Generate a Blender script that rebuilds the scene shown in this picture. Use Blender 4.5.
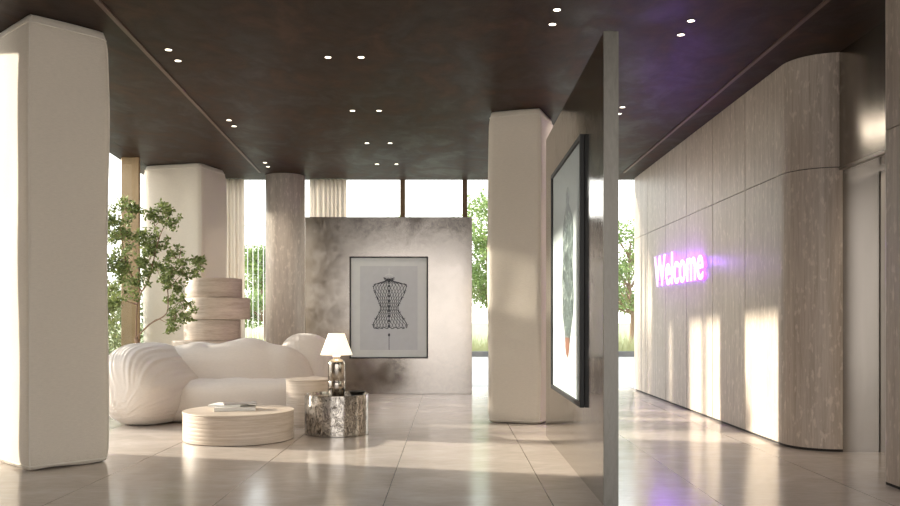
import bpy, bmesh, math, random
from mathutils import Vector, Matrix, noise
R = math.radians
random.seed(7)
for o in list(bpy.data.objects):
    bpy.data.objects.remove(o)
S = bpy.context.scene
C = S.collection

# ------------------------------------------------------------------ camera
EYE = 1.2
CEIL = 3.636
cam_d = bpy.data.cameras.new('camera')
cam = bpy.data.objects.new('camera', cam_d)
C.objects.link(cam)
cam.location = (0, 0, EYE)
cam.rotation_euler = (R(90), 0, 0)
cam_d.sensor_width = 36
cam_d.lens = 34
cam_d.shift_y = 67 / 900
cam_d.clip_end = 600
S.camera = cam

# ------------------------------------------------------------------ light and exposure
w = bpy.data.worlds.new('sky')
S.world = w
w.use_nodes = True
wn = w.node_tree
wn.nodes.clear()
wo = wn.nodes.new('ShaderNodeOutputWorld')
wb = wn.nodes.new('ShaderNodeBackground')
wt = wn.nodes.new('ShaderNodeTexCoord')
ws = wn.nodes.new('ShaderNodeSeparateXYZ')
wr = wn.nodes.new('ShaderNodeValToRGB')
wn.links.new(wt.outputs['Generated'], ws.inputs[0])
wn.links.new(ws.outputs['Z'], wr.inputs[0])
wr.color_ramp.elements[0].position = 0.0
wr.color_ramp.elements[0].color = (1.0, 0.955, 0.90, 1)
wr.color_ramp.elements[1].position = 0.7
wr.color_ramp.elements[1].color = (0.80, 0.88, 1.0, 1)
wn.links.new(wr.outputs[0], wb.inputs[0])
wb.inputs[1].default_value = 2.55
wn.links.new(wb.outputs[0], wo.inputs[0])

sun_d = bpy.data.lights.new('sun', 'SUN')
sun = bpy.data.objects.new('sun', sun_d)
C.objects.link(sun)
sun_d.energy = 9.0
sun_d.color = (1.0, 0.90, 0.78)
sun_d.angle = R(1.6)
sun.location = (-20, 10, 10)
sun.rotation_euler = Vector((1, -0.27, -math.tan(R(16.2)) * 1.04)).to_track_quat('-Z', 'Y').to_euler()

S.view_settings.view_transform = 'Standard'
S.view_settings.look = 'None'
S.view_settings.gamma = 1
S.view_settings.use_curve_mapping = False
S.view_settings.exposure = 0.5

# ceiling light panel in the lift lobby, out of view behind the near pier
lob_d = bpy.data.lights.new('lobby_ceiling_light', 'AREA')
lob_d.shape = 'RECTANGLE'; lob_d.size = 1.6; lob_d.size_y = 1.6
lob_d.energy = 45; lob_d.color = (1.0, .88, .74)
lob = bpy.data.objects.new('lobby_ceiling_light', lob_d)
C.objects.link(lob)
lob.location = (5.6, 5.6, CEIL - .03)

# ------------------------------------------------------------------ material helpers
class NT:
    def __init__(s, name):
        s.m = bpy.data.materials.new(name)
        s.m.use_nodes = True
        s.t = s.m.node_tree
        s.b = s.t.nodes['Principled BSDF']
        s.out = s.t.nodes['Material Output']
    def n(s, typ, **k):
        nd = s.t.nodes.new(typ)
        for a, v in k.items():
            setattr(nd, a, v)
        return nd
    def l(s, a, b):
        s.t.links.new(a, b)
    def coord(s, scale=(1, 1, 1), kind='Object'):
        tc = s.n('ShaderNodeTexCoord')
        mp = s.n('ShaderNodeMapping')
        mp.inputs['Scale'].default_value = scale
        s.l(tc.outputs[kind], mp.inputs[0])
        return mp.outputs[0]
    def noise(s, vec, scale, detail=6, rough=.6, dist=0):
        nd = s.n('ShaderNodeTexNoise')
        nd.inputs['Scale'].default_value = scale
        nd.inputs['Detail'].default_value = detail
        nd.inputs['Roughness'].default_value = rough
        nd.inputs['Distortion'].default_value = dist
        s.l(vec, nd.inputs['Vector'])
        return nd.outputs[0]
    def ramp(s, fac, stops):
        r = s.n('ShaderNodeValToRGB')
        e = r.color_ramp.elements
        while len(e) < len(stops):
            e.new(.5)
        for el, (p, c) in zip(e, stops):
            el.position = p
            el.color = (*c, 1) if len(c) == 3 else c
        s.l(fac, r.inputs[0])
        return r.outputs[0]
    def mix(s, a, b, fac, mode='MIX'):
        m = s.n('ShaderNodeMix', data_type='RGBA', blend_type=mode)
        if isinstance(fac, (int, float)):
            m.inputs[0].default_value = fac
        else:
            s.l(fac, m.inputs[0])
        for sock, v in ((m.inputs[6], a), (m.inputs[7], b)):
            if isinstance(v, tuple):
                sock.default_value = (*v, 1)
            else:
                s.l(v, sock)
        return m.outputs[2]
    def maprange(s, v, a, b, c, d):
        m = s.n('ShaderNodeMapRange')
        s.l(v, m.inputs[0])
        for i, x in enumerate((a, b, c, d)):
            m.inputs[i + 1].default_value = x
        return m.outputs[0]
    def math(s, op, a, b=None, c=None):
        m = s.n('ShaderNodeMath', operation=op)
        for i, v in enumerate((a, b, c)):
            if v is None:
                continue
            if isinstance(v, (int, float)):
                m.inputs[i].default_value = v
            else:
                s.l(v, m.inputs[i])
        return m.outputs[0]
    def bump(s, h, strength, dist=.01):
        b = s.n('ShaderNodeBump')
        b.inputs['Strength'].default_value = strength
        b.inputs['Distance'].default_value = dist
        s.l(h, b.inputs['Height'])
        s.l(b.outputs[0], s.b.inputs['Normal'])
        return b
    def base(s, v):
        if isinstance(v, tuple):
            s.b.inputs['Base Color'].default_value = (*v, 1)
        else:
            s.l(v, s.b.inputs['Base Color'])
    def rough(s, v):
        if isinstance(v, (int, float)):
            s.b.inputs['Roughness'].default_value = v
        else:
            s.l(v, s.b.inputs['Roughness'])
    def metal(s, v):
        s.b.inputs['Metallic'].default_value = v

def simple(name, col, rough=.5, metal=0, emit=None, estr=0):
    t = NT(name)
    v = t.coord()
    nz = t.noise(v, 9)
    c2 = tuple(x * .86 for x in col)
    t.base(t.mix(col, c2, nz))
    t.rough(rough)
    t.metal(metal)
    if emit:
        t.b.inputs['Emission Color'].default_value = (*emit, 1)
        t.b.inputs['Emission Strength'].default_value = estr
    return t.m

def travertine(name, base, dark, light, stretch, scale=1.0, rough=.45, pits=True):
    """stone with veins running along the axis given the small stretch value"""
    t = NT(name)
    v = t.coord(tuple(x * scale for x in stretch))
    n1 = t.noise(v, 3.2, 10, .62, .35)
    col = t.ramp(n1, [(.30, dark), (.5, base), (.70, light)])
    v2 = t.coord(tuple(x * scale * 2.6 for x in stretch))
    n2 = t.noise(v2, 6, 8, .7, .1)
    col = t.mix(col, t.ramp(n2, [(.35, dark), (.62, light)]), .34)
    h = n1
    if pits:
        v3 = t.coord((8 * scale * (1 if stretch[0] > .9 else .5), 8 * scale * (1 if stretch[1] > .9 else .5), 8 * scale * (.35 if stretch[2] < .9 else 2.2)))
        n3 = t.noise(v3, 3.5, 5, .55)
        msk = t.ramp(n3, [(.56, (0, 0, 0)), (.66, (1, 1, 1))])
        col = t.mix(col, tuple(min(1, x * 1.28) for x in light), t.math('MULTIPLY', msk, .5))
    t.base(col)
    t.rough(rough)
    t.b.inputs['Specular IOR Level'].default_value = .35
    t.bump(n2, .12, .01)
    return t.m

def fabric(name, col, amt=.35, folds=False):
    t = NT(name)
    v = t.coord((3, 3, 26))
    n = t.noise(v, 9, 7, .7)
    v2 = t.coord((1, 1, 1))
    n2 = t.noise(v2, 160, 3, .6)
    c = t.mix(tuple(x * .80 for x in col), tuple(min(1, x * 1.14) for x in col), n)
    t.base(c)
    t.rough(.95)
    t.b.inputs['Sheen Weight'].default_value = .25
    t.b.inputs['Specular IOR Level'].default_value = .15
    t.bump(t.math('ADD', t.math('MULTIPLY', n, .9), t.math('MULTIPLY', n2, .5)), amt, .008)
    return t.m

M = {}
M['wall'] = travertine('wall_travertine', (.47, .395, .325), (.34, .28, .225), (.60, .52, .445), (5, 5, .22), rough=.42)
M['column_stone'] = travertine('column_travertine', (.62, .535, .465), (.48, .41, .35), (.76, .68, .60), (4, 4, .3), rough=.45)
M['stone_h'] = travertine('stack_travertine', (.52, .415, .335), (.38, .29, .23), (.66, .55, .46), (.7, .7, 6), rough=.5, pits=False)
M['table_stone'] = travertine('table_travertine', (.50, .41, .33), (.36, .285, .215), (.64, .55, .465), (.5, .5, 14), rough=.45, pits=False)
M['fabric'] = fabric('pillar_linen', (.66, .59, .495), .6)
M['sofa'] = fabric('sofa_linen', (.58, .51, .45), .25)
M['piping'] = simple('piping_linen', (.70, .64, .55), .9)
M['curtain'] = simple('curtain_cloth', (.78, .71, .63), .9)
t = NT('curtain_cloth_sheer')
t.base(t.mix((.86, .80, .72), (.80, .73, .65), t.noise(t.coord((9, 9, 1)), 4)))
t.rough(.9)
tl = t.n('ShaderNodeBsdfTranslucent'); tl.inputs[0].default_value = (.9, .84, .76, 1)
mx = t.n('ShaderNodeMixShader'); mx.inputs[0].default_value = .62
t.l(t.b.outputs[0], mx.inputs[1]); t.l(tl.outputs[0], mx.inputs[2]); t.l(mx.outputs[0], t.out.inputs[0])
M['curtain'] = t.m
M['bronze'] = simple('bronze', (.17, .11, .055), .38, .6)
M['post'] = simple('ochre_metal_post', (.30, .20, .10), .45, .3)
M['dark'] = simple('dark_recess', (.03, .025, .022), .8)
M['black'] = simple('black_frame', (.006, .006, .006), .5)
M['trim'] = simple('ceiling_trim', (.17, .11, .085), .45, .5)
M['kerb'] = simple('kerb_stone', (.12, .115, .11), .8)
M['grass'] = simple('dry_grass', (.50, .50, .25), .8)
M['lawn'] = simple('lawn', (.30, .33, .17), .9)
M['bark'] = simple('bark', (.27, .17, .11), .85)
M['pot'] = simple('planter_clay', (.35, .30, .26), .8)
M['shade'] = simple('lamp_shade', (.95, .90, .80), .8, 0, (1.0, .86, .66), .62)
M['bulb'] = simple('downlight_glow', (1, .95, .85), .5, 0, (1.0, .88, .70), 4)
M['panel_glow'] = simple('light_panel_glow', (1, .95, .85), .5, 0, (1.0, .90, .74), 7)
M['ring'] = simple('downlight_ring', (.05, .04, .035), .4, .6)
M['neon'] = simple('neon_glow', (.9, .7, 1), .5, 0, (.82, .58, 1.0), 1.15)
M['neon_back'] = simple('neon_backlight', (.6, .3, 1), .5, 0, (.34, .07, 1.0), 4.5)
M['mat_board'] = simple('mat_board', (.66, .69, .66), .4)
M['paper'] = simple('print_paper', (.56, .585, .585), .4)
M['paper2'] = simple('print_paper_pale', (.42, .47, .47), .5)
M['print_low'] = simple('print_white', (.55, .57, .57), .5)
M['line'] = simple('print_ink', (.035, .04, .05), .6)
M['book'] = simple('book_cover', (.70, .66, .60), .5)
M['book2'] = simple('book_cover_dark', (.20, .17, .15), .4)
M['pages'] = simple('book_pages', (.82, .79, .73), .8)
M['fence'] = simple('white_rod', (.85, .84, .80), .5)
M['back_wall'] = simple('rear_plaster', (.55, .50, .44), .8)

def m_ceiling():
    t = NT('ceiling_plaster')
    v = t.coord((1.5, .9, 1))
    n = t.noise(v, 1.6, 9, .62, .7)
    v2 = t.coord((2.0, 1.6, 1))
    n2 = t.noise(v2, 3.5, 6, .6, .3)
    c = t.mix(t.ramp(n, [(.32, (.012, .0062, .0042)), (.50, (.030, .0165, .011)), (.64, (.088, .052, .036))]),
              t.ramp(n2, [(.3, (.012, .0065, .0045)), (.7, (.055, .034, .024))]), .4)
    t.base(c)
    t.rough(t.maprange(n, .38, .62, .42, .56))
    t.b.inputs['Specular IOR Level'].default_value = .12
    t.b.inputs['Specular Tint'].default_value = (1, .76, .64, 1)
    t.bump(t.math('ADD', n, t.math('MULTIPLY', n2, .6)), .22, .015)
    return t.m
M['ceiling'] = m_ceiling()

def m_floor():
    t = NT('floor_stone')
    tc = t.n('ShaderNodeTexCoord')
    sp = t.n('ShaderNodeSeparateXYZ')
    t.l(tc.outputs['Object'], sp.inputs[0])
    v = t.coord((.9, 1.6, 1))
    n = t.noise(v, 1.7, 9, .62, .5)
    v2 = t.coord((2.5, 9, 1))
    n2 = t.noise(v2, 3, 6, .65, .4)
    c = t.mix(t.ramp(n, [(.3, (.42, .362, .312)), (.55, (.51, .445, .39)), (.75, (.60, .54, .485))]),
              t.ramp(n2, [(.3, (.40, .345, .298)), (.7, (.59, .525, .47))]), .4)
    # long joints every 1.1 m
    f = t.math('ABSOLUTE', t.math('SUBTRACT', t.math('FRACT', t.math('DIVIDE', t.math('ADD', sp.outputs[0], .432 + 110 + .55), 1.10)), .5))
    j = t.math('LESS_THAN', f, .0035)
    c = t.mix(c, (.16, .12, .095), j)
    t.base(c)
    t.rough(t.maprange(n, .3, .7, .13, .22))
    t.b.inputs['Specular IOR Level'].default_value = .62
    t.bump(t.math('SUBTRACT', t.math('MULTIPLY', n2, .12), j), .10, .004)
    return t.m
M['floor'] = m_floor()

def m_metal(name, a, b, r0, r1, sc=(1, 1, 1), bstr=.06):
    t = NT(name)
    v = t.coord(sc)
    n = t.noise(v, 2.4, 8, .6, .6)
    n2 = t.noise(v, 11, 6, .65, .8)
    t.base(t.mix(t.ramp(n, [(.3, a), (.7, b)]), t.ramp(n2, [(.35, a), (.65, b)]), .35))
    t.metal(1)
    t.rough(t.maprange(t.math('ADD', t.math('MULTIPLY', n, .6), t.math('MULTIPLY', n2, .4)), .35, .65, r0, r1))
    t.bump(n, bstr, .02)
    return t.m
M['panel'] = m_metal('patinated_steel', (.28, .252, .228), (.38, .35, .32), .12, .26, bstr=.03)
M['panel2'] = m_metal('polished_steel', (.40, .37, .335), (.50, .465, .43), .05, .20, bstr=.02)
M['panel_edge'] = m_metal('brushed_steel_edge', (.10, .092, .08), (.19, .178, .158), .38, .55, (3, 3, .8))
M['lift'] = m_metal('satin_steel', (.36, .33, .295), (.42, .385, .35), .19, .23, (1, 1, .1), .0)
M['steel_edge'] = simple('steel_edge', (.36, .325, .285), .35, .8)
M['lamp_metal'] = m_metal('lamp_steel', (.27, .235, .20), (.42, .38, .33), .12, .2, bstr=.0)

def m_marble_table():
    t = NT('mottled_polished_metal')
    v = t.coord((5, 5, 3))
    n = t.noise(v, 2.6, 9, .62, 1.6)
    c = t.ramp(n, [(.38, (.08, .065, .05)), (.46, (.50, .46, .41)), (.50, (.07, .055, .04)), (.545, (.66, .61, .55)), (.62, (.48, .44, .40))])
    t.base(c)
    t.metal(.75)
    t.rough(.12)
    t.bump(n, .06, .02)
    return t.m
M['mottled'] = m_marble_table()

def m_leaf(name, a, b, tr=.35):
    t = NT(name)
    oi = t.n('ShaderNodeNewGeometry')
    c = t.ramp(oi.outputs['Random Per Island'], [(0, a), (1, b)])
    t.base(c)
    t.rough(.55)
    tl = t.n('ShaderNodeBsdfTranslucent')
    t.l(c, tl.inputs[0])
    mx = t.n('ShaderNodeMixShader')
    mx.inputs[0].default_value = tr
    t.l(t.b.outputs[0], mx.inputs[1])
    t.l(tl.outputs[0], mx.inputs[2])
    t.l(mx.outputs[0], t.out.inputs[0])
    return t.m
M['leaf'] = m_leaf('leaf_indoor', (.10, .14, .035), (.32, .37, .14), .3)
M['leaf2'] = m_leaf('leaf_outdoor', (.12, .20, .05), (.32, .42, .14))

def m_glass():
    t = NT('clear_glass')
    tr = t.n('ShaderNodeBsdfTransparent')
    gl = t.n('ShaderNodeBsdfGlossy')
    gl.inputs['Roughness'].default_value = .01
    lw = t.n('ShaderNodeLayerWeight')
    lw.inputs[0].default_value = .5
    fr = t.math('MULTIPLY_ADD', t.math('POWER', lw.outputs['Facing'], 6), .35, .03)
    nz = t.noise(t.coord(), 2)
    tr_c = t.mix((.97, .98, .97), (.95, .97, .96), nz)
    t.l(tr_c, tr.inputs[0])
    mx = t.n('ShaderNodeMixShader')
    t.l(fr, mx.inputs[0])
    t.l(tr.outputs[0], mx.inputs[1])
    t.l(gl.outputs[0], mx.inputs[2])
    t.l(mx.outputs[0], t.out.inputs[0])
    return t.m
M['glass'] = m_glass()

def m_picture_fig():
    t = NT('figure_print')
    v = t.coord((1, 3.2, 3.2))
    n = t.noise(v, 3.2, 8, .7, 1.2)
    c = t.ramp(n, [(.38, (.012, .02, .02)), (.50, (.06, .09, .085)), (.58, (.20, .25, .23)), (.70, (.55, .58, .54))])
    t.base(c)
    t.rough(.4)
    return t.m
M['figure'] = m_picture_fig()
M['figure_warm'] = simple('figure_print_warm', (.20, .085, .05), .5)

# ------------------------------------------------------------------ mesh helpers
def obj(name, bm, mat, parent=None, smooth=False, bevel=0, label=None):
    me = bpy.data.meshes.new(name)
    bmesh.ops.recalc_face_normals(bm, faces=bm.faces[:])
    bm.to_mesh(me)
    bm.free()
    if smooth:
        for p in me.polygons:
            p.use_smooth = True
    me.materials.append(M[mat])
    o = bpy.data.objects.new(name, me)
    C.objects.link(o)
    if parent:
        o.parent = parent
    if bevel:
        b = o.modifiers.new('bevel', 'BEVEL')
        b.width = bevel
        b.segments = 3
        b.limit_method = 'ANGLE'
        b.angle_limit = R(40)
    if label:
        o['label'] = label
    return o

def tag(o, label, cat, group=None, kind=None):
    o['label'] = label
    o['category'] = cat
    if group:
        o['group'] = group
    if kind:
        o['kind'] = kind
    return o

def thing(name, label, cat, loc=(0, 0, 0), rz=0, group=None):
    o = bpy.data.objects.new(name, None)
    C.objects.link(o)
    o.location = loc
    o.rotation_euler = (0, 0, rz)
    o.empty_display_size = .1
    return tag(o, label, cat, group)

def struct(name, bm, mat, label, **k):
    o = obj(name, bm, mat, **k)
    o['kind'] = 'structure'
    o['label'] = label
    o['category'] = name.split('_')[0]
    return o

def box(bm, x0, x1, y0, y1, z0, z1):
    v = [bm.verts.new((x, y, z)) for z in (z0, z1) for x, y in ((x0, y0), (x1, y0), (x1, y1), (x0, y1))]
    for f in ((3, 2, 1, 0), (4, 5, 6, 7), (0, 1, 5, 4), (1, 2, 6, 5), (2, 3, 7, 6), (3, 0, 4, 7)):
        bm.faces.new([v[i] for i in f])
    return bm

def bx(*a):
    return box(bmesh.new(), *a)

def prism(bm, pts, z0, z1):
    a = [bm.verts.new((x, y, z0)) for x, y in pts]
    b = [bm.verts.new((x, y, z1)) for x, y in pts]
    bm.faces.new(a[::-1])
    bm.faces.new(b)
    n = len(pts)
    for i in range(n):
        bm.faces.new((a[i], a[(i + 1) % n], b[(i + 1) % n], b[i]))
    return bm

def lathe(bm, prof, n=64, cx=0, cy=0, cap=True):
    rings = []
    for r, z in prof:
        rings.append([bm.verts.new((cx + r * math.cos(2 * math.pi * i / n), cy + r * math.sin(2 * math.pi * i / n), z)) for i in range(n)])
    for a, b in zip(rings, rings[1:]):
        for i in range(n):
            bm.faces.new((a[i], a[(i + 1) % n], b[(i + 1) % n], b[i]))
    if cap:
        bm.faces.new(rings[0][::-1])
        bm.faces.new(rings[-1])
    return bm

def tube(bm, pts, r, n=8):
    pts = [Vector(p) for p in pts]
    rs = r if isinstance(r, (list, tuple)) else [r] * len(pts)
    rings = []
    for i, p in enumerate(pts):
        d = (pts[min(i + 1, len(pts) - 1)] - pts[max(i - 1, 0)]).normalized()
        up = Vector((0, 0, 1)) if abs(d.z) < .9 else Vector((0, 1, 0))
        a = d.cross(up).normalized()
        b = d.cross(a).normalized()
        rings.append([bm.verts.new(p + (a * math.cos(2 * math.pi * k / n) + b * math.sin(2 * math.pi * k / n)) * rs[i]) for k in range(n)])
    for a, b in zip(rings, rings[1:]):
        for k in range(n):
            bm.faces.new((a[k], a[(k + 1) % n], b[(k + 1) % n], b[k]))
    bm.faces.new(rings[0])
    bm.faces.new(rings[-1][::-1])
    return bm

def spl(pts, seg=8):
    """Catmull-Rom through points"""
    P = [Vector(p) for p in pts]
    P = [P[0] * 2 - P[1]] + P + [P[-1] * 2 - P[-2]]
    out = []
    for i in range(1, len(P) - 2):
        for k in range(seg):
            t = k / seg
            out.append(.5 * ((2 * P[i]) + (-P[i - 1] + P[i + 1]) * t + (2 * P[i - 1] - 5 * P[i] + 4 * P[i + 1] - P[i + 2]) * t * t + (-P[i - 1] + 3 * P[i] - 3 * P[i + 1] + P[i + 2]) * t ** 3))
    out.append(P[-2])
    return out

# ------------------------------------------------------------------ the setting
def fx(d):            # x of the left glass front at depth d
    return -4.50 - .10 * (d - 11.25)

BACK = 14.86
# floor and outdoor ground
struct('floor', bx(-5.6, 8.0, -5.0, BACK + .05, -.12, 0), 'floor', 'polished beige stone floor in long slabs')
t = NT('paving')
n = t.noise(t.coord((.4, .4, 1)), 2.2, 7)
t.base(t.ramp(n, [(.3, (.27, .255, .245)), (.7, (.35, .335, .32))]))
t.rough(.6)
M['paving'] = t.m
bm = bmesh.new()
box(bm, -40, -5.6, -30, 28, -.15, -.01)
box(bm, -5.6, 40, BACK + .05, 28, -.15, -.01)
g = obj('terrace', bm, 'paving')
g['kind'] = 'structure'; g['label'] = 'pale paved terrace outside the glass'; g['category'] = 'ground'
g = obj('lawn', bx(-150, 150, 28.35, 300, -.2, .05), 'lawn')
g['kind'] = 'structure'; g['label'] = 'lawn beyond the terrace'; g['category'] = 'ground'
g = obj('kerb', bx(-60, 60, 28.0, 28.35, -.15, .16), 'kerb')
g['kind'] = 'structure'; g['label'] = 'dark kerb at the terrace edge'; g['category'] = 'kerb'

# ceiling
bm = prism(bmesh.new(), [(fx(-1.5) - .35, -1.5), (8, -1.5), (8, 14.79), (fx(14.79) - .35, 14.79)], CEIL, CEIL + .35)
struct('ceiling', bm, 'ceiling', 'dark brown mottled plaster ceiling')
bm = bmesh.new()
a0, a1 = Vector((-2.36, 1.0)), Vector((-3.13, 14.0))
d = (a1 - a0).normalized(); nn = Vector((-d.y, d.x))
prism(bm, [tuple(a0 + nn * .024), tuple(a0 - nn * .024), tuple(a1 - nn * .016), tuple(a1 + nn * .016)], CEIL - .012, CEIL)
struct('trim_1', bm, 'trim', 'thin brown metal strip along the left of the ceiling')
struct('trim_2', bx(2.85, 2.885, -1.5, 14.0, CEIL - .014, CEIL), 'trim', 'thin brown metal strip along the right of the ceiling')

# right wall: stone cladding in panels on a dark core, rounded end, with the lift niche
WX = 3.167
bm = bmesh.new()
RC = .40
def wall_curve():
    pts = []
    for i in range(13):
        a = math.pi + i / 12 * math.pi / 2
        pts.append((WX + RC + RC * math.cos(a), 8.12 + RC * math.sin(a)))
    return pts
gap = .008
cols = [9.125 + 1.125 * i for i in range(5)] + [14.70]
for z0, z1 in ((.025, 2.586), (2.594, CEIL - .004)):
    y0 = 9.125
    for i in range(len(cols) - 1):
        a, b = cols[i] + gap, cols[i + 1] - gap
        if i == len(cols) - 2:
            c2 = [(WX, a), (WX + .3, a), (WX + .3, b)]
            for k in range(7):
                an = math.pi / 2 + k / 6 * math.pi / 2
                c2.append((WX + .10 + .10 * math.cos(an), b - .10 + .10 * math.sin(an)))
            prism(bm, c2, z0, z1)
        else:
            box(bm, WX, WX + .04, a, b, z0, z1)
    cv = wall_curve()
    prism(bm, [(WX, 9.125 - gap)] + cv + [(WX + RC, 8.12 - RC + .04)] + [(WX + RC + (RC - .04) * math.cos(math.pi + math.pi / 2 - i / 12 * math.pi / 2), 8.12 + (RC - .04) * math.sin(math.pi + math.pi / 2 - i / 12 * math.pi / 2)) for i in range(13)] + [(WX + .04, 9.125 - gap)], z0, z1)
struct('wall_right', bm, 'wall', 'travertine clad right wall with a rounded end')
bm = bmesh.new()
prism(bm, [(WX + .012, 14.55), (WX + .012, 8.12)] + [(WX + RC + (RC - .012) * math.cos(math.pi + i / 8 * math.pi / 2), 8.12 + (RC - .012) * math.sin(math.pi + i / 8 * math.pi / 2)) for i in range(9)] + [(WX + RC + .02, 14.55)], 0, CEIL - .002)
struct('baseboard_right', bm, 'dark', 'dark recess behind and under the stone cladding')
# near pier of the same wall
bm = bmesh.new()
for z0, z1 in ((.025, 2.572), (2.58, CEIL - .004)):
    c2 = [(WX, 5.0), (4.3, 5.0), (4.3, 6.22)]
    for k in range(7):
        an = math.pi / 2 + k / 6 * math.pi / 2
        c2.append((WX + .05 + .05 * math.cos(an), 6.17 + .05 * math.sin(an)))
    prism(bm, c2, z0, z1)
struct('wall_right', bm, 'wall', 'travertine clad pier on the near side of the lift lobby')
struct('baseboard_right', bx(WX + .015, 4.28, 5.015, 6.205, 0, CEIL - .01), 'dark', 'dark recess under the near stone pier')
# steel lift lobby
LX = WX + RC - .03
struct('wall_lobby', bx(LX, 4.02, 6.222, 7.72, 2.586, CEIL - .002), 'lift', 'satin steel bulkhead above the lobby opening')
struct('trim_3', bx(LX - .004, LX + .05, 6.222, 7.72, 2.560, 2.585), 'steel_edge', 'pale edge strip under the bulkhead')
bm = bmesh.new()
box(bm, WX + RC + .001, 3.90, 7.722, 7.9, 0, CEIL - .002)
box(bm, 5.10, 7.9, 7.722, 7.9, 0, CEIL - .002)
box(bm, 3.90, 5.10, 7.722, 7.9, 2.55, CEIL - .002)
struct('wall_lobby', bm, 'lift', 'satin steel wall at the far side of the lift lobby')
struct('wall_lobby', bx(7.9, 8.0, -1.5, 14.79, 0, CEIL), 'back_wall', 'plain wall far right, out of view')
dr = struct('door_1', box(bx(3.955, 4.50, 7.80, 7.84, 0, 2.50), 4.505, 5.05, 7.80, 7.84, 0, 2.50), 'lift', 'satin steel lift door')
obj('door_frame', box(box(bx(3.905, 3.95, 7.70, 7.84, 0, 2.55), 5.05, 5.095, 7.70, 7.84, 0, 2.55), 3.95, 5.05, 7.70, 7.84, 2.505, 2.55), 'steel_edge', dr)

# glass front at the back
bm = bx(-5.6, 8.0, BACK - .004, BACK + .004, 0.02, 4.2)
w1 = struct('window_1', bm, 'glass', 'tall glass front at the end of the room')
bm = bmesh.new()
for px in (-.825, .26, 4.4, 5.7, -4.9):
    box(bm, px - .042, px + .042, BACK - .07, BACK + .05, 0, 4.2)
box(bm, -5.6, 8, BACK - .05, BACK + .05, 4.1, 4.2)
obj('window_frame', bm, 'bronze', w1)
# left glass front, slightly splayed
def slanted(bm, y0, y1, t0, t1, z0, z1):
    return prism(bm, [(fx(y0) + t0, y0), (fx(y0) + t1, y0), (fx(y1) + t1, y1), (fx(y1) + t0, y1)], z0, z1)
w2 = struct('window_2', slanted(bmesh.new(), 7.0, BACK, -.06, -.052, 0, CEIL), 'glass', 'tall glass front along the left side')
bm = bmesh.new()
slanted(bm, 9.62, 9.68, -.10, .0, 0, CEIL)
slanted(bm, 14.78, 14.84, -.10, .0, 0, CEIL)
obj('window_frame', bm, 'bronze', w2)
o = obj('window_post', slanted(bmesh.new(), 12.70, 12.78, -.27, .0, 0, CEIL), 'post', w2, bevel=.01)
struct('wall_left', slanted(bmesh.new(), -1.5, 7.0, -.2, .0, 0, CEIL), 'back_wall', 'plain wall on the left, mostly out of view')

# ------------------------------------------------------------------ soft upholstered pillars
def soft_pillar(label, corners, seed, rad, pipes):
    """corners: the four floor points (ccw); pipes: which corners carry piping"""
    cs = [Vector(c) for c in corners]
    cen = sum(cs, Vector((0, 0))) / 4
    root = thing('upholstered_pillar', label, 'pillar', (cen.x, cen.y, 0))
    # rounded outline
    def outline():
        pts = []
        tags = []
        for i in range(4):
            p, a, b = cs[i], cs[i - 1], cs[(i + 1) % 4]
            da, db = (a - p).normalized(), (b - p).normalized()
            r = rad[i]
            p0, p1 = p + da * r, p + db * r
            for k in range(9):
                t = k / 8
                q = p0 * (1 - t) ** 2 + p * 2 * t * (1 - t) + p1 * t * t
                pts.append(q - cen)
                tags.append(i if k == 4 else -1)
            q0, q1 = p1, b + (p - b).normalized() * rad[(i + 1) % 4]
            for k in range(1, 10):
                pts.append(q0.lerp(q1, k / 10) - cen)
                tags.append(-1)
        return pts, tags
    pts, tg = outline()
    bm = bmesh.new()
    zs = []
    nz = 70
    H = CEIL - .004
    for j in range(nz + 1):
        t = j / nz
        zs.append(H * (.5 - .5 * math.cos(math.pi * t)) * .35 + H * t * .65)
    rings = []
    pipe = {i: [] for i in pipes}
    def tuck(z):
        s = 1.0
        e = .16
        if z < e:
            s *= 1 - .055 * (1 - z / e) ** 2.2
        if z > H - .22:
            s *= 1 - .075 * ((z - H + .22) / .22) ** 2.6
        return s
    for z in zs:
        s = tuck(z)
        bulge = 1 + .020 * math.sin(math.pi * z / H) + .010 * math.sin(2 * math.pi * z / H * 1.3 + seed)
        ring = []
        for i, p in enumerate(pts):
            a = math.atan2(p.y, p.x)
            nv = noise.noise(Vector((math.cos(a) * 1.1 + seed, math.sin(a) * 1.1, z * .9)))
            q = p * (s * bulge * (1 + .035 * nv))
            zz = z
            if z < .001:
                zz = .004 + .012 * abs(math.sin(a * 3 + seed))
            ring.append(bm.verts.new((q.x, q.y, zz)))
            if tg[i] in pipe:
                qq = q * 1.004
                pipe[tg[i]].append((qq.x, qq.y, max(zz, .01)))
        rings.append(ring)
    n = len(pts)
    for a, b in zip(rings, rings[1:]):
        for i in range(n):
            bm.faces.new((a[i], a[(i + 1) % n], b[(i + 1) % n], b[i]))
    bm.faces.new(rings[0][::-1])
    bm.faces.new(rings[-1])
    top = [v.co.copy() for v in rings[-3]]
    bot = [v.co.copy() for v in rings[1]]
    cover = obj('cover', bm, 'fabric', root, smooth=True)
    for i, pp in pipe.items():
        obj('piping', tube(bmesh.new(), pp, .0065, 6), 'piping', cover, smooth=True)
    obj('hem', tube(bmesh.new(), [v * 1.002 for v in bot] + [bot[0]], .007, 6), 'piping', cover, smooth=True)
    obj('hem', tube(bmesh.new(), [v * 1.002 for v in top] + [top[0]], .0065, 6), 'piping', cover, smooth=True)
    return root

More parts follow.
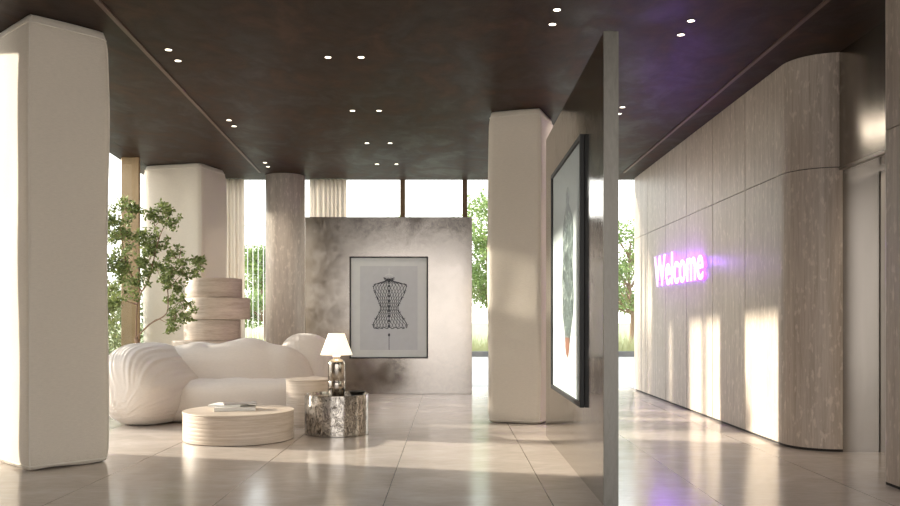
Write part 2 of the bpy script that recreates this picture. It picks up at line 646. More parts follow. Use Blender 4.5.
# near left pillar
A = Vector((-3.33, 6.71)); B = Vector((-2.865, 7.20))
u = (B - A); v = Vector((-u.y, u.x)) * 1.22
soft_pillar('large cream upholstered pillar nearest the camera at the left', [A, B, B + v, A + v], 1.3, [.05, .11, .1, .12], [0, 1])
# centre pillar
A = Vector((1.045, 9.72)); Lp = Vector((.43, 9.93))
u = (A - Lp); v = Vector((-u.y, u.x)) * 1.15
soft_pillar('cream upholstered pillar standing behind the large framed partition', [Lp, A, A + v, Lp + v], 4.1, [.09, .06, .08, .08], [1])
# far left pillar
Lp = Vector((-4.90, 13.40)); A = Vector((-3.84, 13.12))
u = (A - Lp); v = Vector((-u.y, u.x)) * .75
soft_pillar('wide cream upholstered pillar behind the indoor tree', [Lp, A, A + v, Lp + v], 8.2, [.2, .10, .12, .12], [1])

# ------------------------------------------------------------------ stone column
bm = lathe(bmesh.new(), [(.33, 0), (.33, CEIL)], 72, -2.79, 14.40)
tag(obj('stone_column', bm, 'column_stone', smooth=True), 'round travertine column between the curtains behind the sofa', 'column')

# curtains
def curtain(label, x0, x1, y, amp, per, z1=CEIL - .01):
    bm = bmesh.new()
    n = int((x1 - x0) / .008)
    lo, hi = [], []
    rnd = random.Random(int(x0 * 100))
    ph = 0
    for i in range(n + 1):
        x = x0 + (x1 - x0) * i / n
        ph += 2 * math.pi * .008 / (per * (1 + .35 * math.sin(x * 7)))
        yy = y + amp * math.sin(ph)
        lo.append(bm.verts.new((x + .02 * math.sin(ph * .5), yy, .02)))
        hi.append(bm.verts.new((x, yy * .5 + y * .5, z1)))
    for i in range(n):
        bm.faces.new((lo[i], lo[i + 1], hi[i + 1], hi[i]))
    o = obj('curtain', bm, 'curtain', smooth=True)
    s = o.modifiers.new('thick', 'SOLIDIFY')
    s.thickness = .004
    return tag(o, label, 'curtain', None)
curtain('pleated off-white curtain between the far left pillar and the bright window', -4.35, -3.54, 14.62, .045, .085)
curtain('pleated off-white curtain whose top shows over the corset partition', -2.42, -1.78, 14.65, .045, .10)

# ------------------------------------------------------------------ partitions and pictures
p = tag(obj('partition_panel', bx(-2.35, .357, 13.78, 13.87, 0, 2.87), 'panel', bevel=.004), 'mottled steel partition holding the corset picture at the back', 'partition')
p = tag(obj('partition_panel', bx(.99, 1.085, 5.484, 8.77, 0, 3.06), 'panel2', bevel=.004), 'tall polished steel partition seen edge-on in the right foreground', 'partition')

obj('edge_trim', bx(.99, 1.085, 5.472, 5.4835, 0, 3.06), 'panel_edge', p)

def strip(bm, pts, wd, y, dy=.002):
    """flat ink line in the xz plane"""
    pts = [Vector(q) for q in pts]
    L, Rr = [], []
    for i, q in enumerate(pts):
        d = (pts[min(i + 1, len(pts) - 1)] - pts[max(i - 1, 0)])
        if d.length < 1e-6:
            d = Vector((1, 0))
        d.normalize()
        m = Vector((-d.y, d.x)) * wd / 2
        L.append(bm.verts.new((q.x + m.x, y, q.y + m.y)))
        Rr.append(bm.verts.new((q.x - m.x, y, q.y - m.y)))
    for i in range(len(pts) - 1):
        bm.faces.new((L[i], L[i + 1], Rr[i + 1], Rr[i]))

def corset_picture():
    D = 13.74
    s = D / 850
    def P(px, py):
        return ((px - 450) * s, EYE + (320 - py) * s)
    x0, z1 = P(349.5, 256.5)
    x1, z0 = P(428, 358.5)
    cx = (x0 + x1) / 2
    root = thing('framed_picture', 'framed print of a wire lattice corset on the back partition', 'picture', (cx, 13.779, z0))
    W, H = (x1 - x0) / 2, z1 - z0
    bm = bmesh.new()
    f = .022
    box(bm, -W, W, -.045, 0, 0, f); box(bm, -W, W, -.045, 0, H - f, H)
    box(bm, -W, -W + f, -.045, 0, f, H - f); box(bm, W - f, W, -.045, 0, f, H - f)
    obj('frame', bm, 'black', root)
    bd = obj('mat_board', bx(-W + f, W - f, -.025, -.002, f, H - f), 'mat_board', root)
    def Q(px, py):
        X, Z = P(px, py)
        return (X - cx, Z - z0)
    a, b = Q(360, 266), Q(417.5, 350)
    obj('print', bx(a[0], b[0], -.028, -.0255, b[1], a[1]), 'paper', bd)
    # the wire corset: outline half widths (px) by row, from the zoomed photograph
    rows = [(277.5, 5, 5), (280, 3.2, 3.2), (281, 5, 5), (282.6, 11, 12), (284.5, 15, 17.5), (288, 15.5, 17), (294, 13.5, 15), (300, 11, 12), (306, 8.5, 9), (310, 8.5, 9),
            (315, 11, 12), (320, 14, 15.5), (325, 16, 18), (328, 15.5, 18), (329, 10, 12)]
    def wid(y, side):
        for (ya, la, ra), (yb, lb, rb) in zip(rows, rows[1:]):
            if ya <= y <= yb:
                t = (y - ya) / (yb - ya)
                return (la + (lb - la) * t) if side < 0 else (ra + (rb - ra) * t)
        return 0
    mid = 389
    bm = bmesh.new()
    yy = -.0288
    def at(u, y):   # u in -1..1 across the body
        return Q(mid + u * wid(y, -1 if u < 0 else 1), y)
    # diagonal lattice with twin families
    N = 9
    for k in range(-12, 13):
        for sgn in (-1, 1):
            pts = []
            for i in range(61):
                y = 281.2 + (328.2 - 281.2) * i / 60
                u = k / 6.0 * 1.15 + sgn * (y - 305) / 44.0 * 1.25
                if -1 <= u <= 1:
                    pts.append(at(u * .98, y))
                else:
                    if len(pts) > 1:
                        strip(bm, pts, .0075, yy)
                    pts = []
            if len(pts) > 1:
                strip(bm, pts, .0075, yy)
    for sgn in (-1, 1):
        strip(bm, [at(sgn, 283.6 + 44.6 * i / 40) for i in range(41)], .012, yy)
        for ex in range(14):     # frayed edge
            y = 284 + ex * 3.2
            q = at(sgn, y)
            strip(bm, [q, (q[0] + sgn * .018, q[1] + (.02 if ex % 2 else -.012))], .008, yy)
    strip(bm, [at(-1 + 2 * i / 20, 328 + .8 * math.sin(i * 1.7)) for i in range(21)], .012, yy)
    strip(bm, [Q(mid - 15.2, 285), Q(mid - 9, 282.6), Q(mid - 4, 281), Q(mid + 4, 281), Q(mid + 10, 282.6), Q(mid + 17.2, 285)], .012, yy)
    # collar
    for k in range(14):
        u = -1 + 2 * k / 13
        a = Q(mid + u * 5.4, 277.6 + (k % 2) * 1.0)
        b = Q(mid + u * 3.2, 281.2)
        strip(bm, [a, b], .010, yy)
    strip(bm, [Q(mid - 5.4, 277.4), Q(mid - 2, 279.4), Q(mid + 2, 279.4), Q(mid + 5.4, 277.4)], .012, yy)
    # centre row of hooks
    for k in range(10):
        y = 281 + k * 5.0
        c = Q(mid, y)
        v_ = [bm.verts.new((c[0] + .024 * math.cos(q * math.pi / 4), yy - .0012, c[1] + .017 * math.sin(q * math.pi / 4))) for q in range(8)]
        bm.faces.new(v_)
        if k < 9:
            strip(bm, [Q(mid, y), Q(mid, y + 5)], .008, yy)
    # stand below
    strip(bm, [Q(mid, 333), Q(mid, 350)], .009, yy)
    c = Q(mid, 335)
    bm.faces.new([bm.verts.new((c[0] + .018 * math.cos(q * math.pi / 4), yy - .001, c[1] + .026 * math.sin(q * math.pi / 4))) for q in range(8)])
    o = obj('corset_drawing', bm, 'line', bd)
    sd = o.modifiers.new('thick', 'SOLIDIFY'); sd.thickness = .0015
    bm = bmesh.new()
    strip(bm, [Q(mid, 268), Q(mid, 277)], .014, yy)
    strip(bm, [Q(mid - 4, 275.5), Q(mid, 274), Q(mid + 4, 275.5)], .02, yy)
    o = obj('hanger_drawing', bm, 'mat_board', bd)
    sd = o.modifiers.new('thick', 'SOLIDIFY'); sd.thickness = .0015
    # soft torso pale tone below the corset
corset_picture()

def side_picture():
    y0, y1, z0, z1 = 6.25, 8.06, .555, 2.568
    root = thing('framed_picture', 'large framed print of a tall draped figure on the foreground partition', 'picture', (.989, (y0 + y1) / 2, z0))
    W, H, T, f = (y1 - y0) / 2, z1 - z0, .034, .035
    bm = bmesh.new()
    box(bm, -T, 0, -W, W, 0, f); box(bm, -T, 0, -W, W, H - f, H)
    box(bm, -T, 0, -W, -W + f, f, H - f); box(bm, -T, 0, W - f, W, f, H - f)
    obj('frame', bm, 'black', root, bevel=.002)
    bd = obj('mat_board', bx(-T + .018, -.001, -W + f, W - f, f, H - f), 'paper2', root)
    obj('print', bx(-T + .0155, -T + .018, -W + .19, W - .19, .20, H - .20), 'paper2', bd)
    # draped figure
    prof = [(1.74, .04), (1.70, .09), (1.64, .10), (1.60, .08), (1.55, .16), (1.46, .26), (1.34, .31), (1.22, .29), (1.10, .27), (.98, .31), (.84, .34), (.70, .30), (.58, .22), (.52, .16), (.46, .13)]
    bm = bmesh.new()
    L, Rr = [], []
    rn = random.Random(3)
    for z, hw in prof:
        L.append(bm.verts.new((-T + .0145, -hw * (1 + rn.uniform(-.12, .12)) - .14, z)))
        Rr.append(bm.verts.new((-T + .0145, hw * (1 + rn.uniform(-.12, .12)) - .14, z)))
    for i in range(len(prof) - 1):
        bm.faces.new((L[i], L[i + 1], Rr[i + 1], Rr[i]))
    o = obj('figure_drawing', bm, 'figure', bd)
    sd = o.modifiers.new('thick', 'SOLIDIFY'); sd.thickness = .001
    bm = bmesh.new()
    v_ = [bm.verts.new((-T + .0130, yy, zz)) for yy, zz in ((-.26, .50), (-.02, .50), (-.01, .42), (-.06, .36), (-.16, .33), (-.25, .40))]
    bm.faces.new(v_)
    o = obj('figure_drawing', bm, 'figure_warm', bd, label='reddish brown foot of the figure')
    sd = o.modifiers.new('thick', 'SOLIDIFY'); sd.thickness = .001
    o = obj('print_ground', bx(-T + .0150, -T + .0154, -W + .20, W - .20, .21, .52), 'print_low', bd, label='white lower part of the print')
side_picture()

# ------------------------------------------------------------------ sofa
def blob(bm, c, h, e1=.6, e2=.55, rz=0, fn=None, nu=72, nv=44):
    """superellipsoid; h half sizes"""
    def sp(w_, m):
        return math.copysign(abs(w_) ** m, w_)
    rings = []
    ca, sa = math.cos(rz), math.sin(rz)
    for j in range(nv + 1):
        v_ = -math.pi / 2 + math.pi * j / nv
        ring = []
        for i in range(nu):
            u_ = 2 * math.pi * i / nu
            p = Vector((sp(math.cos(v_), e1) * sp(math.cos(u_), e2) * h[0], sp(math.cos(v_), e1) * sp(math.sin(u_), e2) * h[1], sp(math.sin(v_), e1) * h[2]))
            if fn:
                p = fn(p)
            ring.append(bm.verts.new((c[0] + p.x * ca - p.y * sa, c[1] + p.x * sa + p.y * ca, max(.012, c[2] + p.z))))
        rings.append(ring)
    for a, b in zip(rings, rings[1:]):
        for i in range(nu):
            bm.faces.new((a[i], a[(i + 1) % nu], b[(i + 1) % nu], b[i]))
    bmesh.ops.remove_doubles(bm, verts=bm.verts[:], dist=.0005)
    return bm

def sofa():
    root = thing('sofa', 'long low cream fabric sofa with bulging arms behind the tables', 'sofa', (-2.68, 10.60, 0), R(8))
    def wr(seed, amp=.022, rise=0):
        def f(p):
            n_ = noise.noise(Vector((p.x * 1.5 + seed, p.y * 1.5, p.z * 2.2)))
            n2 = noise.noise(Vector((p.x * 2.5 + seed, p.y * 2, p.z * 1.2 + p.x * 3)))
            r2 = abs(math.sin((p.x * 1.3 + p.z * 1.8 + n_ * 1.4) * 5)) ** .5
            q = p * (1 + amp * (n_ * 1.3 + n2 * .8) + .010 * r2)
            fold = abs(noise.noise(Vector((p.x * 2.2 + p.z * 2.4 + seed, p.y * .8, p.z * .6)))) ** .6
            q += p.normalized() * .055 * (fold - .35)
            if q.z > 0:
                q.z += rise * max(0, q.y) * 1.0
            return q
        return f
    def pleat(seed, amp=.009, fine=.004, taper=.3, lean=.16):
        def f(p):
            # gathers run over the arm from front to back, fanning from the lower inner corner
            a = math.atan2(p.z + .35, p.x + .05)
            n_ = noise.noise(Vector((p.x * 1.4 + seed, p.y * 1.4, p.z * 1.4)))
            g_ = noise.noise(Vector((a * 20 + seed, 0, p.y * .4)))
            q = p * (1 + .035 * n_)
            q += p.normalized() * (amp * g_ * 1.6 + fine * math.sin(a * 64 + n_ * 7))
            if p.z > 0:                                # the top narrows and leans outwards
                q.x = q.x * (1 - taper * p.z / .47) - lean * p.z / .47
            return q
        return f
    obj('seat', blob(bmesh.new(), (.10, -.10, .235), (1.12, .60, .25), .5, .35, 0, wr(1, .022, .35)), 'sofa', root, smooth=True)
    obj('backrest', blob(bmesh.new(), (-.12, .28, .45), (1.18, .46, .46), .72, .5, 0, wr(5, .10)), 'sofa', root, smooth=True)
    obj('armrest', blob(bmesh.new(), (-.87, -.34, .45), (.43, .82, .47), .66, .72, R(-16), pleat(2, .006, .0022, .45, .17), 260, 150), 'sofa', root, smooth=True)
    obj('armrest', blob(bmesh.new(), (.92, .42, .50), (.42, .42, .52), .75, .8, R(0), pleat(9, .0022, .0003, .1, .06), 220, 130), 'sofa', root, smooth=True)
sofa()

# ------------------------------------------------------------------ low tables
def rounded_disc(r, z0, z1, e=.012, n=96, cx=0, cy=0):
    prof = [(0.001, z0), (r - e, z0)]
    for k in range(5):
        a = -math.pi / 2 + k / 4 * math.pi / 2
        prof.append((r - e + e * math.cos(a), z0 + e + e * math.sin(a)))
    for k in range(5):
        a = k / 4 * math.pi / 2
        prof.append((r - e + e * math.cos(a), z1 - e + e * math.sin(a)))
    prof.append((.001, z1))
    return lathe(bmesh.new(), prof, n, cx, cy)

def smooth_disc(name, mat, parent, *a, **k):
    o = obj(name, rounded_disc(*a, **k), mat, parent, smooth=True)
    return o

ct = thing('coffee_table', 'low round ribbed travertine coffee table in front of the sofa', 'table', (-2.135, 8.60, 0))
smooth_disc('tabletop', 'table_stone', ct, .55, .275, .292, .006)
bm = bmesh.new()
prof = [(.001, .004), (.54, .004)]
zz = .005
nb = 7
for k in range(nb):
    h_ = (.274 - .005) / nb
    prof += [(.5443, zz + .001), (.545, zz + .003), (.545, zz + h_ - .002), (.5446, zz + h_ - .0005)]
    zz += h_
prof += [(.53, .2745), (.001, .2745)]
obj('drum', lathe(bm, prof, 96), 'table_stone', ct, smooth=False)
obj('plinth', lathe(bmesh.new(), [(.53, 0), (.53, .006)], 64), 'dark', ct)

st = thing('side_table', 'tall round travertine side table between sofa arm and lamp', 'table', (-1.60, 9.66, 0))
smooth_disc('tabletop', 'table_stone', st, .262, .515, .535, .006)
obj('drum', lathe(bmesh.new(), [(.255, 0), (.258, .01), (.258, .514), (.25, .516)], 72), 'table_stone', st, smooth=False)

mt = thing('drum_table', 'round black and silver mottled metal drum table under the lamp', 'table', (-1.20, 8.99, 0))
bm = lathe(bmesh.new(), [(.30, 0), (.335, .004), (.335, .418), (.331, .422), (.325, .422), (.322, .402), (.001, .402)], 96)
obj('drum', bm, 'mottled', mt, smooth=False)
for zb in (.006, .414):
    obj('rim', lathe(bmesh.new(), [(.334, zb), (.338, zb + .001), (.338, zb + .006), (.334, zb + .007)], 96, cap=False), 'lamp_metal', mt)
for o in bpy.data.objects:
    if o.parent == mt or o.parent == ct or o.parent == st:
        for q in o.data.polygons:
            q.use_smooth = abs(q.normal.z) < .3
        # sharp tops stay crisp
        if o.name.startswith(('drum', 'rim')):
            try:
                e = o.modifiers.new('es', 'EDGE_SPLIT'); e.split_angle = R(35)
            except Exception:
                pass

# black dish on the drum table
dz = .4025
bm = lathe(bmesh.new(), [(.001, 0), (.06, 0), (.088, .040), (.092, .044), (.087, .044), (.056, .006), (.001, .006)], 48)
o = tag(obj('dish', bm, 'black', smooth=True), 'small black dish on the metal drum table', 'dish')
o.location = (-.985, 9.02, dz)

# lamp
lp = thing('table_lamp', 'lit table lamp with white cone shade and dark metallic body', 'lamp', (-1.195, 8.95, .4025))
bm = lathe(bmesh.new(), [(.001, 0), (.084, 0), (.090, .006), (.090, .12), (.0905, .155), (.087, .160), (.0905, .165), (.090, .33), (.086, .355), (.070, .378), (.045, .388), (.036, .392), (.036, .41), (.001, .41)], 64)
obj('lamp_base', bm, 'lamp_metal', lp, smooth=True)
obj('neck', lathe(bmesh.new(), [(.04, .408), (.042, .414), (.042, .428), (.02, .432), (.012, .45), (.012, .56), (.001, .56)], 32), 'shade', lp, smooth=True, label='cream neck ring')
bm = lathe(bmesh.new(), [(.168, .432), (.085, .655), (.001, .657)], 72, cap=False)
o = obj('lamp_shade', bm, 'shade', lp, smooth=False)
for q in o.data.polygons:
    q.use_smooth = abs(q.normal.z) < .8
sd = o.modifiers.new('thick', 'SOLIDIFY'); sd.thickness = .003
ld = bpy.data.lights.new('lamp_light', 'POINT'); ld.energy = 1.6; ld.color = (1, .8, .55); ld.shadow_soft_size = .04
lo = bpy.data.objects.new('lamp_light', ld); C.objects.link(lo); lo.parent = lp; lo.location = (0, 0, .50)

# books
def book(label, loc, rz, sx, sy, h, cover, group='books on the coffee table', mesh_open=False):
    r_ = thing('book', label, 'book', loc, rz, None)
    obj('cover', box(box(bx(-sx, sx, -sy, sy, 0, .003), -sx, sx, -sy, sy, h - .003, h), -sx, -sx + .004, -sy, sy, .003, h - .003), cover, r_)
    obj('pages', bx(-sx + .005, sx - .004, -sy + .004, sy - .004, .0031, h - .0031), 'pages', r_)
book('pale thick book at the bottom of the stack on the coffee table', (-2.17, 8.60, .2925), R(12), .20, .14, .036, 'book')
book('thin white book in the middle of the stack on the coffee table', (-2.24, 8.62, .3287), R(-10), .17, .12, .022, 'pages')
book('dark magazine lying on top of the stack on the coffee table', (-2.13, 8.62, .3509), R(18), .16, .11, .010, 'book2')

# stacked stone drums behind the sofa
sk = thing('stone_plinth', 'tall sculptural stack of offset travertine discs behind the sofa', 'sculpture', (-3.44, 12.4, 0))
for r_, z0, z1, dx in ((.46, 0, .30, .0), (.40, .30, .60, -.02), (.47, .60, .83, .02), (.56, .83, .905, -.03), (.40, .905, 1.207, -.025), (.46, 1.207, 1.52, .055), (.40, 1.52, 1.80, .0)):
    smooth_disc('disc', 'stone_h', sk, r_, z0 + .001, z1, .012, 96, dx, 0)

# ------------------------------------------------------------------ indoor tree
def add_leaf(bm, p, size, rn):
    d = Vector((rn.gauss(0, 1), rn.gauss(0, 1), rn.gauss(0, .8))).normalized()
    s_ = d.cross(Vector((rn.gauss(0, 1), rn.gauss(0, 1), rn.gauss(0, 1)))).normalized()
    a = bm.verts.new(p)
    b = bm.verts.new(p + d * size * .5 + s_ * size * .28)
    c = bm.verts.new(p + d * size)
    e = bm.verts.new(p + d * size * .5 - s_ * size * .28)
    bm.faces.new((a, b, c, e))

def leafcloud(bm, c, r, n, size, rn):
    for _ in range(n):
        while True:
            q = Vector((rn.uniform(-1, 1), rn.uniform(-1, 1), rn.uniform(-1, 1)))
            if q.length < 1:
                break
        q = q * (.35 + .65 * rn.random() ** .3) if q.length < .5 else q
        add_leaf(bm, Vector(c) + Vector((q.x * r[0], q.y * r[1], q.z * r[2])), size * rn.uniform(.6, 1.25), rn)

def indoor_tree():
    D = 11.3
    s = D / 850
    root = thing('indoor_tree', 'small leafy indoor tree with thin bare branches left of the sofa', 'plant', (-4.12, 11.4, 0))
    def P(px, py, dd=0):
        return Vector(((px - 450) * s * (D + dd) / D + 4.12, D + dd - 11.4, EYE + (320 - py) * s * (D + dd) / D))
    rn = random.Random(11)
    fol = bmesh.new(); br = bmesh.new()
    base = Vector((0, 0, .42))
    fork = P(136, 338, 0)
    tube(br, spl([base, base.lerp(fork, .5) + Vector((.03, 0, 0)), fork]), [.030] * 17)
    limbs = [
        ([fork, P(150, 324), P(166, 314, -.05), P(168, 298), P(168, 282), P(178, 262), P(181, 248)], .011),
        ([P(150, 324), P(158, 319, .1), P(168, 322), P(182, 312)], .007),
        ([P(168, 290), P(180, 276), P(196, 264)], .006),
        ([fork, P(138, 300, .1), P(148, 282), P(153, 262), P(160, 236), P(170, 214)], .013),
        ([P(142, 292, .1), P(128, 268), P(122, 240), P(118, 212)], .012),
        ([P(138, 305, .1), P(124, 300), P(112, 292), P(106, 270)], .009),
        ([P(122, 240), P(108, 228), P(96, 220)], .008),
    ]
    for pts, r_ in limbs:
        q = spl(pts, 5)
        tube(br, q, [r_ * (1 - .65 * i / (len(q) - 1)) for i in range(len(q))], 6)
    clusters = [(118, 210, 15, 12), (130, 214, 12, 10), (112, 232, 17, 15), (130, 240, 15, 14), (112, 258, 17, 14), (126, 268, 14, 13), (112, 285, 12, 12), (134, 288, 11, 10),
                (108, 308, 10, 12), (140, 262, 9, 9), (118, 300, 8, 8), (98, 220, 14, 14), (96, 262, 14, 20),
                (155, 221, 10, 11), (166, 210, 10, 8), (172, 222, 7, 8), (148, 238, 9, 10), (159, 243, 9, 8), (150, 255, 9, 10), (158, 268, 9, 9), (148, 275, 8, 8),
                (176, 255, 10, 7), (171, 268, 10, 10), (182, 270, 9, 9), (176, 285, 9, 8), (166, 280, 8, 8),
                (199, 263, 9, 7), (197, 271, 6, 6), (183, 304, 9, 8), (176, 314, 9, 8), (187, 318, 9, 7), (176, 326, 10, 7), (168, 300, 5, 5)]
    for (cx, cy, rx, rz) in clusters:
        dd = rn.uniform(-.22, .22)
        c = P(cx, cy, dd)
        # twigs with leaves in small tufts
        for _ in range(7):
            sub = Vector((rn.gauss(0, .5) * rx * s, rn.gauss(0, .5) * rx * s, rn.gauss(0, .5) * rz * s))
            leafcloud(fol, c + sub, (rx * s * .42, rx * s * .5, rz * s * .42), int(20 * rx * rz / 80) + 8, .055, rn)
            tube(br, [c - Vector((0, 0, rz * s * .5)), c + sub], .0025, 4)
    obj('branches', br, 'bark', root, smooth=True)
    obj('foliage', fol, 'leaf', root)
    obj('pot', lathe(bmesh.new(), [(.001, 0), (.20, 0), (.24, .06), (.25, .40), (.235, .42), (.22, .40), (.001, .40)], 48), 'pot', root, smooth=True)
indoor_tree()

# ------------------------------------------------------------------ outdoors
def tree_outside(label, x, y, h, crown, seed, low=.35):
    rn = random.Random(seed)
    root = thing('garden_tree', label, 'tree', (x, y, 0.02), 0)
    br = bmesh.new(); fol = bmesh.new()
    tube(br, spl([(0, 0, 0), (.08, 0, h * .25), (-.05, 0, h * .55), (0, 0, h * .8)]), [.10 - .003 * i for i in range(25)], 8)
    for k in range(34):
        a = rn.uniform(0, 2 * math.pi)
        t = rn.random()
        z = h * (low + (1 - low) * t)
        rr = crown * (1 - .65 * abs(t - .35)) * rn.uniform(.2, 1)
        c = Vector((rr * math.cos(a), rr * math.sin(a), z - .3))
        q0 = Vector((0, 0, max(h * .28, z - .9 * rr - .4)))
        tube(br, [q0, q0.lerp(c, .5) + Vector((0, 0, .1)), c], [.035, .02, .008], 5)
        leafcloud(fol, c, (crown * .36, crown * .36, h * .075), 210, .15, rn)
    obj('trunk', br, 'bark', root)
    obj('foliage', fol, 'leaf2', root)
tree_outside('green tree seen through the window between curtain and stone column', -6.9, 31.4, 4.1, 1.5, 1, .35)
tree_outside('tree whose top just shows over the corset partition', -2.3, 31.8, 5.0, 1.5, 2)
tree_outside('tall tree in the gap between corset partition and centre pillar', 1.45, 31.6, 5.9, 1.5, 3)
tree_outside('green tree in the gap between foreground partition and stone wall', 6.7, 31.6, 5.1, 1.8, 4)

tree_outside('large tree added out of the frame to the left, blocking sun from the stone wall', -18.0, 18.56, 10.5, 1.9, 9, .38)  # unseen tree, added to keep sun off the far end of the right wall

rn = random.Random(5)
bm = bmesh.new()
for k in range(5200):
    x = rn.uniform(-9, 9)
    y = rn.uniform(28.45, 29.3)
    h = rn.uniform(.45, 1.05) * (.75 + .4 * noise.noise(Vector((x * .8, 3, 0))))
    lean = Vector((rn.gauss(0, .13), rn.gauss(0, .1), 0))
    wv = .012
    a, b = bm.verts.new((x - wv, y, .04)), bm.verts.new((x + wv, y, .04))
    c = bm.verts.new(Vector((x, y, h)) + lean)
    bm.faces.new((a, b, c))
tag(obj('ornamental_grass', bm, 'grass'), 'tall dry ornamental grass along the terrace kerb', 'grass', kind='stuff')

# slim white rod screen outside
sc = thing('rod_screen', 'screen of slim white vertical rods outside the window by the stone column', 'screen', (-4.3, 17.0, -.01))
bm = bmesh.new()
for k in range(16):
    x = -.9 + k * .105
    tube(bm, [(x, 0, .02), (x, 0, 3.1)], .009, 6)
obj('rods', bm, 'fence', sc)
obj('rail', bx(-1.0, .75, -.015, .015, 3.08, 3.12), 'fence', sc)
obj('rail', bx(-1.0, .75, -.015, .015, 0, .05), 'fence', sc)

# hedge outside the left glass
rn = random.Random(21)
sh = thing('hedge', 'low olive green hedge outside the left glass behind the ochre post', 'hedge', (-5.75, 13.0, -.01))
bm = bmesh.new()
for k in range(12500):
    y = rn.uniform(-3.0, 2.6)
    x = rn.uniform(-.3, .3)
    z = rn.uniform(.05, 1.85) + .06 * math.sin(y * 5)
    add_leaf(bm, Vector((x, y, z)), .075 * rn.uniform(.6, 1.3), rn)
obj('foliage', bm, 'leaf', sh)
bm = bmesh.new()
for k in range(24):
    y = -2.9 + k * .23
    tube(bm, [(0, y, 0), (rn.uniform(-.2, .2), y + rn.uniform(-.2, .2), 1.6)], [.015, .006], 5)
obj('stems', bm, 'bark', sh)

# ------------------------------------------------------------------ neon sign
sg = thing('neon_sign', 'glowing white and violet Welcome lettering on the travertine wall', 'sign', (WX, 11.75, 1.70))
def glyphs():
    """fat condensed display letters: list of (letter, polys) in a unit box; each poly is a closed outline"""
    cu = bpy.data.curves.new('lettering', 'FONT')
    cu.body = 'Welcome'
    cu.size = 1
    cu.offset = .010
    cu.extrude = .02
    cu.space_character = 1.04
    cu.resolution_u = 4
    return cu
cu = glyphs()
to = bpy.data.objects.new('lettering', cu)
C.objects.link(to)
bpy.context.view_layer.update()
dg = bpy.context.evaluated_depsgraph_get()
me = bpy.data.meshes.new_from_object(to.evaluated_get(dg))
bpy.data.objects.remove(to)
xs = [q.co.x for q in me.vertices]; ys = [q.co.y for q in me.vertices]
x0, x1, y0, y1 = min(xs), max(xs), min(ys), max(ys)
LEN, HT = 2.50, .46
for q in me.vertices:
    X = (q.co.x - x0) / (x1 - x0)
    Z = (q.co.y - y0) / (y1 - y0)
    # reading left to right = far to near along the wall
    q.co = Vector((-.042 + q.co.z * .2, LEN / 2 - X * LEN, Z * HT))
me.name = 'lettering'
me.materials.clear(); me.materials.append(M['neon'])
lt = bpy.data.objects.new('lettering', me)
C.objects.link(lt); lt.parent = sg
mb = me.copy(); mb.name = 'backlight'
for q in mb.vertices:
    q.co.x = -.031 + (q.co.x + .042) * .4
mb.materials.clear(); mb.materials.append(M['neon_back'])
bl = bpy.data.objects.new('backlight', mb); C.objects.link(bl); bl.parent = sg
bl['label'] = 'violet light behind the letters'
for k in range(7):
    bm = bmesh.new()
    yv = LEN / 2 - LEN * (k + .5) / 7
    tube(bm, [(0, yv, .08), (-.034, yv, .08)], .006, 6)
    obj('standoff', bm, 'lift', sg)

# ------------------------------------------------------------------ downlights
spots = [(168.5, 49.5), (178, 60.5), (328, 57), (361, 57), (229, 120), (234, 126), (352.5, 110.5), (379, 110.5), (367, 143), (390, 143),
         (265, 162.5), (268, 166.5), (377, 164), (396.5, 164), (557, 9.5), (552.5, 24), (691, 20.5), (681, 34.5), (622.5, 107), (619, 113.5)]
where = ['larger, left one of the pair nearest the left ceiling strip', 'right one of the pair nearest the left ceiling strip',
         'left one of the nearest middle pair', 'right one of the nearest middle pair',
         'left one of the second pair along the left strip', 'right one of the second pair along the left strip',
         'left one of the second middle pair', 'right one of the second middle pair',
         'left one of the third middle pair', 'right one of the third middle pair',
         'left one of the pair above the far curtain', 'right one of the pair above the far curtain',
         'left one of the farthest middle pair', 'right one of the farthest middle pair',
         'upper one of the pair above the centre pillar', 'lower one of the pair above the centre pillar',
         'upper one of the pair in the violet glow', 'lower one of the pair in the violet glow',
         'one just right of the foreground partition', 'one half hidden by the foreground partition edge']
ring_me = glow_me = None
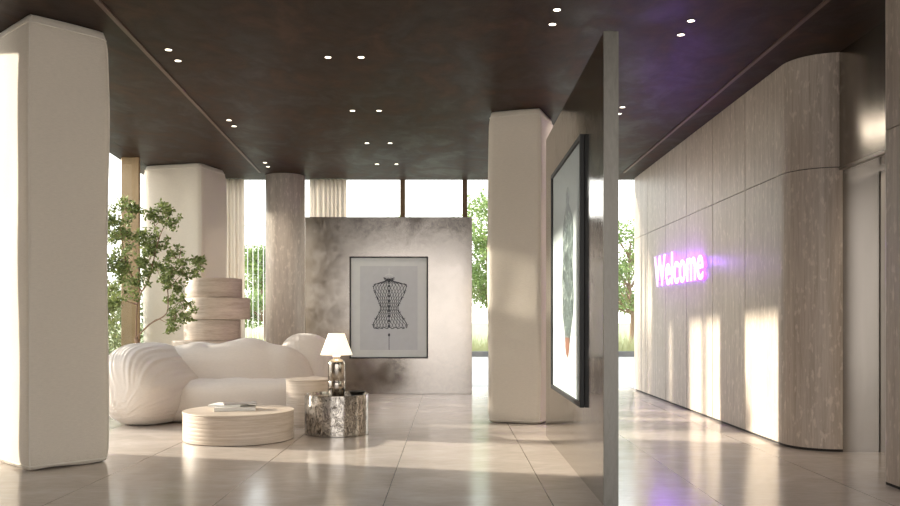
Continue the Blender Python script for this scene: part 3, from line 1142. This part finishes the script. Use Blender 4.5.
for (px, py), wd in zip(spots, where):
    D = 850 * (CEIL - EYE) / (320 - py)
    X = (px - 450) * D / 850
    r_ = thing('downlight', 'small round recessed ceiling light, ' + wd, 'ceiling light', (X, D, CEIL), 0, 'recessed ceiling downlights')
    if ring_me is None:
        a = obj('trim_ring', lathe(bmesh.new(), [(.029, 0), (.029, -.004), (.036, -.004), (.037, 0)], 32, cap=False), 'ring', r_)
        b = obj('diffuser', lathe(bmesh.new(), [(.001, -.0035), (.029, -.0035), (.029, -.001), (.001, -.001)], 32), 'bulb', r_)
        ring_me, glow_me = a.data, b.data
    else:
        for nm, me_ in (('trim_ring', ring_me), ('diffuser', glow_me)):
            c = bpy.data.objects.new(nm, me_); C.objects.link(c); c.parent = r_

sp_d = bpy.data.lights.new('downlight_beam', 'SPOT')
sp_d.energy = 16
sp_d.color = (1.0, .86, .70)
sp_d.spot_size = R(95)
sp_d.spot_blend = .8
sp_d.shadow_soft_size = .008
for r_ in [o for o in bpy.data.objects if o.name.startswith('downlight') and o.type == 'EMPTY']:
    l_ = bpy.data.objects.new('downlight_beam', sp_d); C.objects.link(l_)
    l_.parent = r_; l_.location = (0, 0, -.012)

# square light panel in the ceiling beyond the foreground partition (mirrored in the bulkhead)
pl = thing('ceiling_panel_light', 'square glowing ceiling light mirrored in the steel bulkhead', 'ceiling light', (1.62, 10.75, CEIL))
fr_ = bmesh.new()
box(fr_, -.24, .24, -.62, -.60, -.012, 0); box(fr_, -.24, .24, .60, .62, -.012, 0)
box(fr_, -.24, -.22, -.60, .60, -.012, 0); box(fr_, .22, .24, -.60, .60, -.012, 0)
obj('panel_frame', fr_, 'ring', pl)
obj('diffuser', bx(-.22, .22, -.60, .60, -.006, -.001), 'panel_glow', pl)

ng_d = bpy.data.lights.new('neon_light', 'POINT')
ng_d.energy = 2.0
ng_d.color = (.38, .10, 1.0)
ng_d.shadow_soft_size = .004
for k in range(9):
    l_ = bpy.data.objects.new('neon_light', ng_d); C.objects.link(l_)
    l_.parent = sg; l_.location = (-.13, -LEN / 2 + .15 + (LEN - .3) * (k + .5) / 9, .25)
